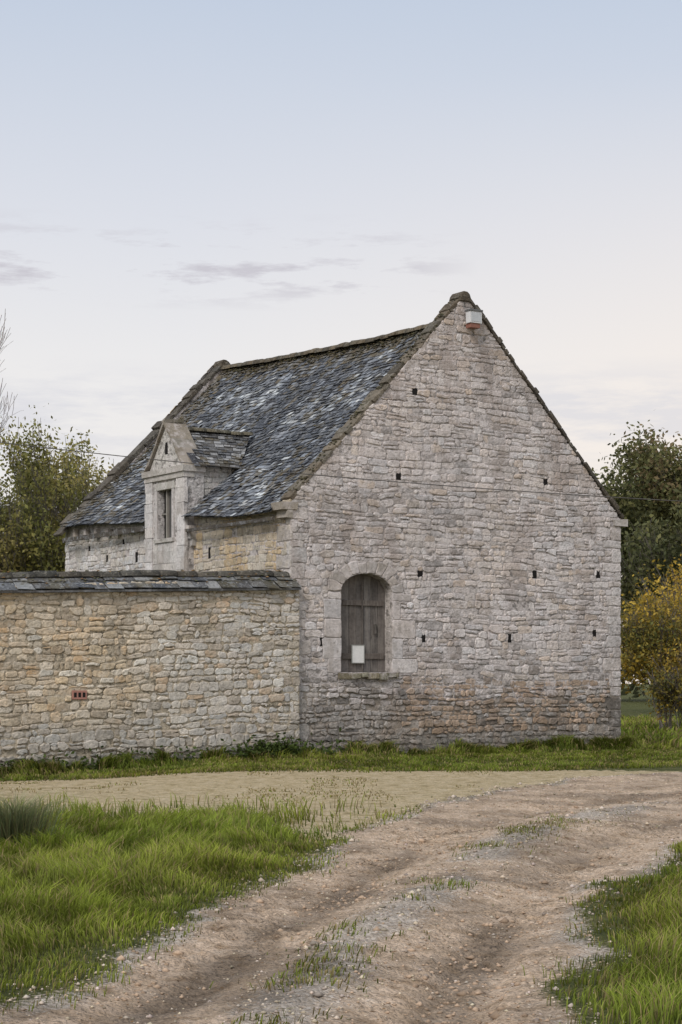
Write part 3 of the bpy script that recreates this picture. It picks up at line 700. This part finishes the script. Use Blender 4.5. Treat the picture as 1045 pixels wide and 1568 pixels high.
n=16000; lu=r.uniform(-9,9,n); lv=-.10-np.abs(r.normal(0,.14,n))-(lu<.1)*.08
k=fbm(lu*1.2,lu*0,95)>.36; lu,lv=lu[k],lv[k]; x=-1.02+lu*ca-lv*sa; y=39+lu*sa+lv*ca
addgrass(x,y,.28,.022,seed=41,yellow=.2,bright=.6,lean=.8)
n=50000; x,y=region(n,-7,4,20.5,35,r); tr,dry,mid,uu,dl,drr=zones(x,y); k=(r.random(n)<dry*.3*sst(.55,.72,fbm(x*.9,y*.5,96)+.03)); x,y=x[k],y[k]
addgrass(x,y,.03,.016,seed=51,yellow=.7,bright=1)
n=110000; x,y=region(n,-2,4,8.2,24,r); tr,dry,mid,uu,dl,drr=zones(x,y); k=(r.random(n)<mid*.6*sst(.46,.57,fbm(x*2.2,y*1.5,97))); x,y=x[k],y[k]
addgrass(x,y,.045,.008,seed=61,yellow=.35,bright=.85,lean=1.1)
n=50000; x,y=region(n,6,30,44,75,r); addgrass(x,y,.22,.05,seed=71,yellow=.3)
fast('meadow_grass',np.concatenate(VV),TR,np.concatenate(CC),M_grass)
n=1500; rr=np.abs(r.normal(0,.13,n)); an=r.uniform(0,2*np.pi,n); x=-2.98+np.cos(an)*rr; y=17.4+np.sin(an)*rr
g=np.stack([.15+.07*r.random(n),.17+.06*r.random(n),.08+.03*r.random(n)],-1)
V,C=blades(x,y,r.uniform(.35,.78,n),.006,g*.6,g*1.5,.8,seed=81,dirn=an+r.normal(0,.5,n)); fast('rush_clump',V,TR,C,M_grass)
def leafquads(P,size,cols,seed,up=.3):
    r=np.random.default_rng(seed); n=len(P)
    a=r.normal(size=(n,3)); a/=np.linalg.norm(a,axis=1,keepdims=True); b=r.normal(size=(n,3)); b[:,2]+=up; b-= (b*a).sum(1,keepdims=True)*a; b/=np.linalg.norm(b,axis=1,keepdims=True)
    s=(size*r.uniform(.6,1.3,n))[:,None]
    V=np.stack([P-a*s,P-b*s*.55,P+a*s,P+b*s*.55],1); C=np.repeat(cols[:,None,:],4,1); return V,C
n=2600; lu=np.concatenate([r.normal(-.5,.35,n//2),r.uniform(-7,1.5,n-n//2)]); hz=np.abs(r.normal(0,.16,n)); lv=-.2-np.abs(r.normal(0,.08,n)); x=-1.02+lu*ca-lv*sa; y=39+lu*sa+lv*ca
P=np.stack([x,y,gh(x,y)+hz],-1); C0=np.array([.07,.10,.025])*r.uniform(.6,1.5,(n,1)); V,C=leafquads(P,.05,C0,3); fast('wall_foot_weeds',V,[(0,1,2),(0,2,3)],C,M_leaf)

# ------------------------------------------------------------ gravel and clods
OCT=np.array([[1,0,0],[0,1,0],[-1,0,0],[0,-1,0],[0,0,.6],[0,0,-.6]])
OF=[(0,1,4),(1,2,4),(2,3,4),(3,0,4),(1,0,5),(2,1,5),(3,2,5),(0,3,5)]
def scatter(name,x,y,s,col,sink=.25):
    n=len(x); D=OCT[None]*r.uniform(.6,1.3,(n,6,1)); an=r.uniform(0,6.28,n); Rm=np.zeros((n,3,3)); Rm[:,0,0]=np.cos(an);Rm[:,0,1]=-np.sin(an);Rm[:,1,0]=np.sin(an);Rm[:,1,1]=np.cos(an);Rm[:,2,2]=1
    D=np.einsum('nij,nkj->nki',Rm,D)*s[:,None,None]; P=np.stack([x,y,gh(x,y)+s*sink],-1)
    fast(name,P[:,None]+D,OF,np.repeat(col[:,None],6,1),M_pebble)
n=130000; y=8.2+ (r.random(n)**1.4)*24; x=r.uniform(-2.5,9,n); tr,dry,mid,uu,dl,drr=zones(x,y)
dens=np.clip(np.exp(-((dl-.02)/.15)**2)*.9+np.exp(-((drr-.02)/.17)**2)*.6+np.exp(-((uu-.5)/.13)**2)*.5*sst(30,20,y)+.13*tr,0,1)*sst(.30,.56,fbm(x*1.7,y*1.2,81)+.08)
k=r.random(n)<dens*.5; x,y=x[k],y[k]; n=len(x)
s=np.minimum(r.lognormal(-4.9,.5,n),.028)*np.interp(y,[8,25],[1,1.6])
scatter('gravel',x,y,s,np.array([.46,.405,.345])*r.uniform(.5,1.45,(n,1))*np.stack([np.ones(n),r.uniform(.92,1,n),r.uniform(.8,1,n)],-1))
n=60000; y=8.2+(r.random(n)**1.4)*20; x=r.uniform(-2,7,n); tr,dry,mid,uu,dl,drr=zones(x,y)
k=r.random(n)<tr*(np.exp(-((uu-.24)/.15)**2)+np.exp(-((uu-.77)/.15)**2))*.55*sst(.42,.6,fbm(x*1.6,y*1.1,83)); x,y=x[k],y[k]; n=len(x)
s=np.minimum(r.lognormal(-4.5,.5,n),.042)
scatter('soil_clods',x,y,s,np.array([.46,.335,.235])*r.uniform(.6,1.15,(n,1)),.1)
n=7000; x,y=region(n,-2,6,8.2,26,r); tr,dry,mid,uu,dl,drr=zones(x,y); k=r.random(n)<tr*.5; x,y=x[k],y[k]; n=len(x)
P=np.stack([x,y,gh(x,y)+.012],-1); C0=np.array([.22,.14,.075])*r.uniform(.5,1.6,(n,1)); V,C=leafquads(P,.013,C0,9,up=3)
V[:,:,2]=P[:,None,2]+(V[:,:,2]-P[:,None,2])*.35; fast('fallen_leaves',V,[(0,1,2),(0,2,3)],C,M_leaf)

# ============================================================ TREES
def tree(name,loc,H,cr_,leaf,nleaf,lsize,seed,stems=1,depth=5,trunkr=.2,bark=(.16,.14,.12),trunkf=.28,spread=.55,upb=.25,zlow=0,bare=False,kids=(3,4),minr=.008,sc=1.0):
    rd=random.Random(seed); segs=[]; tips=[]
    def grow(p,d,L,rad,dep):
        ns=4 if dep>1 else 3; pts=[(p.copy(),rad)]
        for i in range(ns):
            d=(d+Vector((rd.gauss(0,.13),rd.gauss(0,.13),rd.gauss(0,.08)+upb*.12))).normalized()
            p=p+d*L/ns; pts.append((p.copy(),max(minr,rad*(1-.45*(i+1)/ns))))
        segs.append((pts,dep))
        if dep<=2: tips.extend([q[0] for q in pts[1:]])
        if dep==0: return
        nk=rd.randint(*kids)
        for k in range(nk):
            t=rd.uniform(.35,1) if k else 1; i=min(int(t*ns),ns-1); q=pts[i][0].lerp(pts[i+1][0],t*ns-i if t<1 else 1)
            az=rd.uniform(0,6.28); sp=rd.uniform(.5,1.2)*spread*(1 if k else .4)
            e=Vector((math.cos(az),math.sin(az),0)); nd=(d*math.cos(sp)+ (e-d*e.dot(d)).normalized()*math.sin(sp)+Vector((0,0,upb*.3))).normalized()
            grow(q,nd,L*rd.uniform(.6,.85),max(minr,pts[i+1][1]*rd.uniform(.5,.75)),dep-1)
    for s in range(stems):
        a=rd.uniform(0,6.28); o=Vector((math.cos(a),math.sin(a),0))*(rd.uniform(0,.5) if stems>1 else 0)
        d=Vector((rd.gauss(0,.05 if stems==1 else .28),rd.gauss(0,.05 if stems==1 else .28),1)).normalized()
        grow(o,d,H*trunkf*rd.uniform(.85,1.1),trunkr*(1 if s==0 else rd.uniform(.5,1)),depth)
    tp=np.array([list(t) for t in tips]); zx=np.percentile(tp[:,2],99.5); rx=np.percentile(np.hypot(tp[:,0],tp[:,1]),95)
    sz=H/zx; sr=cr_/rx
    e=empty(name,loc); mbk=MB()
    for pts,dep in segs:
        ns=6 if dep>=3 else 3; vs=[]
        for i,(p,rad) in enumerate(pts):
            for j in range(ns):
                a=2*math.pi*j/ns; vs.append((p.x*sr+math.cos(a)*rad,p.y*sr+math.sin(a)*rad,p.z*sz+ (math.sin(a)*rad*.5 if dep<4 else 0)))
        f=[(i*ns+j,i*ns+(j+1)%ns,(i+1)*ns+(j+1)%ns,(i+1)*ns+j) for i in range(len(pts)-1) for j in range(ns)]
        mbk.add(vs,f,bark)
    mbk.make('trunk_and_limbs',M_bark,e,smooth=True)
    if not bare:
        r=np.random.default_rng(seed); tp=tp*np.array([sr,sr,sz]); tp=tp[tp[:,2]>zlow]
        keep=fbm(tp[:,0]*1.1+tp[:,1]*.7,tp[:,2]*1.1,seed)>.36; tp=tp[keep] if keep.sum()>50 else tp
        i=r.integers(0,len(tp),nleaf); P=tp[i]+r.normal(0,1,(nleaf,3))*np.array([.26,.26,.20])*sc*(H/10)**.5
        P[:,2]=np.maximum(P[:,2],.1)
        tone=_h(i.astype(float),i*0.,seed)[:,None]
        L=np.array(leaf); ci=(vn(P[:,0]*.7+P[:,1]*.4,P[:,2]*.7,seed+4)*.7+r.random(nleaf)*.45)*len(L)*.9; ci=np.clip(ci.astype(int),0,len(L)-1)
        C0=L[ci]*(.6+.8*tone)*r.uniform(.75,1.25,(nleaf,1))
        V,C=leafquads(P,lsize,C0,seed+1); fast('crown_foliage',V,[(0,1,2),(0,2,3)],C,M_leaf,e)
    return e
olive=[(.15,.16,.055),(.22,.22,.07),(.30,.27,.085),(.38,.32,.12)]
dark=[(.08,.09,.04),(.115,.12,.05),(.17,.165,.065),(.25,.19,.10)]
yel=[(.14,.145,.045),(.26,.21,.05),(.46,.32,.055),(.58,.38,.06)]
tree('poplar_tree',(-11.4,70,0),10.8,2.8,olive,8500,.08,101,trunkr=.14)
tree('poplar_tree',(-9.3,74,0),10.4,2.6,olive,9000,.08,102,trunkr=.12)
tree('poplar_tree',(-14.5,66,0),10.0,3.0,olive,8000,.085,103,trunkr=.16)
tree('willow_tree',(-10.6,64,0),8.2,2.8,olive,14000,.08,104,stems=3,trunkf=.22,trunkr=.10)
tree('willow_tree',(-13.5,62,0),7.2,2.8,olive,12000,.08,108,stems=3,trunkf=.22,trunkr=.10)
tree('willow_tree',(-8.3,64,0),8.9,2.3,olive,13000,.075,113,stems=3,trunkf=.22,trunkr=.08)
tree('bare_birch_tree',(-12.4,60,0),15.9,3.9,olive,0,.1,105,bare=True,depth=6,kids=(3,4),trunkr=.16,trunkf=.3,spread=.6,upb=.3,bark=(.40,.35,.33),minr=.009)
tree('oak_tree',(15.5,82,0),11.6,4.8,dark,32000,.11,106,trunkr=.28,sc=1.6)
tree('oak_tree',(20.5,85,0),12.8,5.0,dark,22000,.12,107,trunkr=.3,sc=1.4)
tree('hornbeam_tree',(14.0,68,0),7.6,3.6,dark,24000,.10,109,stems=4,trunkf=.22,trunkr=.12,sc=1.2)
tree('hazel_bush',(9.4,56,0),4.7,1.7,yel,12000,.06,110,stems=7,trunkr=.04,trunkf=.3,depth=4,sc=1.3)
tree('hazel_bush',(11.1,58,0),5.0,2.0,yel,13000,.06,111,stems=7,trunkr=.04,trunkf=.3,depth=4,sc=1.3)
tree('hazel_bush',(9.7,54,0),2.4,1.1,yel,3500,.05,112,stems=6,trunkr=.03,trunkf=.3,depth=4,sc=1.2)
r=np.random.default_rng(77); n=60000
x=r.uniform(-130,130,n); top_=5+5*fbm(x*.12,x*0,99)+1.5*fbm(x*.7,x*0+3,98); z=top_*np.sqrt(r.random(n)); dpt=r.normal(0,2.5,n)
P=np.stack([x,128+dpt+x*x*.001*-1,z],-1); C0=np.array([.11,.12,.06])*(.5+1.1*fbm(x*.5,z*.5,97))[:,None]*r.uniform(.6,1.4,(n,1)); V,C=leafquads(P,.42,C0,12); fast('distant_trees',V,[(0,1,2),(0,2,3)],C,M_leaf)

# ------------------------------------------------------------ overhead line crossing in front of the barn
pl=empty('overhead_power_line'); cb=MB(); YL=30
zw=lambda X:4.756-.0861*X+.00295*X*X
def pole(x,y,h):
    n=8; vs=[(x+math.cos(2*math.pi*i/n)*rr,y+math.sin(2*math.pi*i/n)*rr,z) for z,rr in ((-.6,.14),(h,.09)) for i in range(n)]
    cb.add(vs,[(i,(i+1)%n,n+(i+1)%n,n+i) for i in range(n)]+[tuple(range(n,2*n))],(.18,.15,.12)); box(cb,x-.05,x+.05,y-.25,y+.25,h-.35,h-.25,(.16,.14,.12))
pole(-22,YL,zw(-22)+.3); pole(35,YL,zw(35)+.3)
cb.make('poles',M_bark,pl)
cv=bpy.data.curves.new('wire','CURVE'); cv.dimensions='3D'; cv.bevel_depth=.007; spn=cv.splines.new('POLY'); spn.points.add(80)
for i in range(81):
    xx=-22+57*i/80; spn.points[i].co=(xx,YL,zw(xx),1)
wo=bpy.data.objects.new('wire',cv); S.collection.objects.link(wo); wo.parent=pl; cv.materials.append(mat('wire_grey',col=(.09,.085,.08),bump=0))

# ============================================================ LIGHT / SKY
EL=math.radians(42); AZm=math.radians(206)
sd=Vector((math.sin(AZm)*math.cos(EL),math.cos(AZm)*math.cos(EL),math.sin(EL)))
front_key=bpy.data.lights.new('front_key','SUN'); front_key.energy=2.15; front_key.angle=math.radians(22); front_key.color=(1,.945,.885)  # soft front key, added to brighten the walls; true sun lies behind the barn
so=bpy.data.objects.new('front_key',front_key); S.collection.objects.link(so); so.rotation_euler=sd.to_track_quat('Z','Y').to_euler(); so.location=(0,0,30)
w=bpy.data.worlds.new('World'); S.world=w; w.use_nodes=True; nt=w.node_tree; N=nt.nodes; Lk=nt.links
bg=N['Background']; bg.inputs[1].default_value=.10
sky=N.new('ShaderNodeTexSky'); sky.sky_type='NISHITA'; sky.sun_disc=False; sky.sun_elevation=EL; sky.sun_rotation=AZm; sky.air_density=1; sky.dust_density=2
tc=N.new('ShaderNodeTexCoord'); sx=N.new('ShaderNodeSeparateXYZ'); Lk.new(tc.outputs['Generated'],sx.inputs[0])
r1=N.new('ShaderNodeValToRGB'); Lk.new(sx.outputs[2],r1.inputs[0]); e=r1.color_ramp.elements
st=[(0,(.93,.86,.80)),(.09,(.93,.88,.84)),(.16,(.88,.86,.855)),(.23,(.76,.775,.83)),(.34,(.57,.645,.77)),(.7,(.62,.67,.75)),(1,(.62,.66,.74))]
while len(e)<len(st): e.new(.5)
for i,(p,c) in enumerate(st): e[i].position=p; e[i].color=(*c,1)
def mrn(src,a,b,c0=0,c1=1):
    x=N.new('ShaderNodeMapRange'); Lk.new(src,x.inputs[0]); x.inputs[1].default_value=a;x.inputs[2].default_value=b;x.inputs[3].default_value=c0;x.inputs[4].default_value=c1; return x.outputs[0]
def mul(a,b):
    x=N.new('ShaderNodeMath'); x.operation='MULTIPLY'; Lk.new(a,x.inputs[0]); Lk.new(b,x.inputs[1]); return x.outputs[0]
def mx(f,a,col):
    x=N.new('ShaderNodeMix'); x.data_type='RGBA'; Lk.new(f,x.inputs[0]); Lk.new(a,x.inputs[6]); x.inputs[7].default_value=(*col,1); return x.outputs[2]
c=r1.outputs[0]
c=mx(mul(mrn(sx.outputs[0],-.08,.18),mrn(sx.outputs[2],.30,.06,0,.8)),c,(1.0,.885,.785))
c=mx(mul(mrn(sx.outputs[0],.0,-.2),mrn(sx.outputs[2],.16,.04,0,.5)),c,(.78,.80,.84))
mp=N.new('ShaderNodeMapping'); mp.inputs['Scale'].default_value=(17,17,95); mp.inputs['Location'].default_value=(2.1,0,.9); Lk.new(tc.outputs['Generated'],mp.inputs[0])
cn=N.new('ShaderNodeTexNoise'); cn.inputs['Scale'].default_value=1; cn.inputs['Detail'].default_value=6; cn.inputs['Roughness'].default_value=.62; Lk.new(mp.outputs[0],cn.inputs['Vector'])
band=mul(mrn(sx.outputs[2],.188,.203),mrn(sx.outputs[2],.236,.212))
c=mx(mul(mul(mrn(cn.outputs[0],.50,.62,0,.75),band),mrn(sx.outputs[0],.07,.02)),c,(.57,.54,.59))
band2=mul(mrn(sx.outputs[2],.10,.125),mrn(sx.outputs[2],.165,.145))
c=mx(mul(mrn(cn.outputs[0],.42,.60,0,.55),band2),c,(.69,.69,.75))
x10=N.new('ShaderNodeVectorMath'); x10.operation='SCALE'; x10.inputs['Scale'].default_value=10; Lk.new(c,x10.inputs[0])
mxs=N.new('ShaderNodeMix'); mxs.data_type='RGBA'; mxs.inputs[0].default_value=.93; Lk.new(sky.outputs[0],mxs.inputs[6]); Lk.new(x10.outputs[0],mxs.inputs[7]); Lk.new(mxs.outputs[2],bg.inputs[0])

# ============================================================ CAMERA
cam=bpy.data.cameras.new('camera'); co=bpy.data.objects.new('camera',cam); S.collection.objects.link(co)
co.location=(0,0,1.6); co.rotation_euler=(math.pi/2,0,0); cam.sensor_fit='VERTICAL'; cam.sensor_height=36; cam.sensor_width=24; cam.lens=67.4; cam.shift_y=.163; cam.clip_end=2000; cam.clip_start=.1
S.camera=co
S.view_settings.view_transform='Standard'; S.view_settings.look='None'; S.view_settings.exposure=0
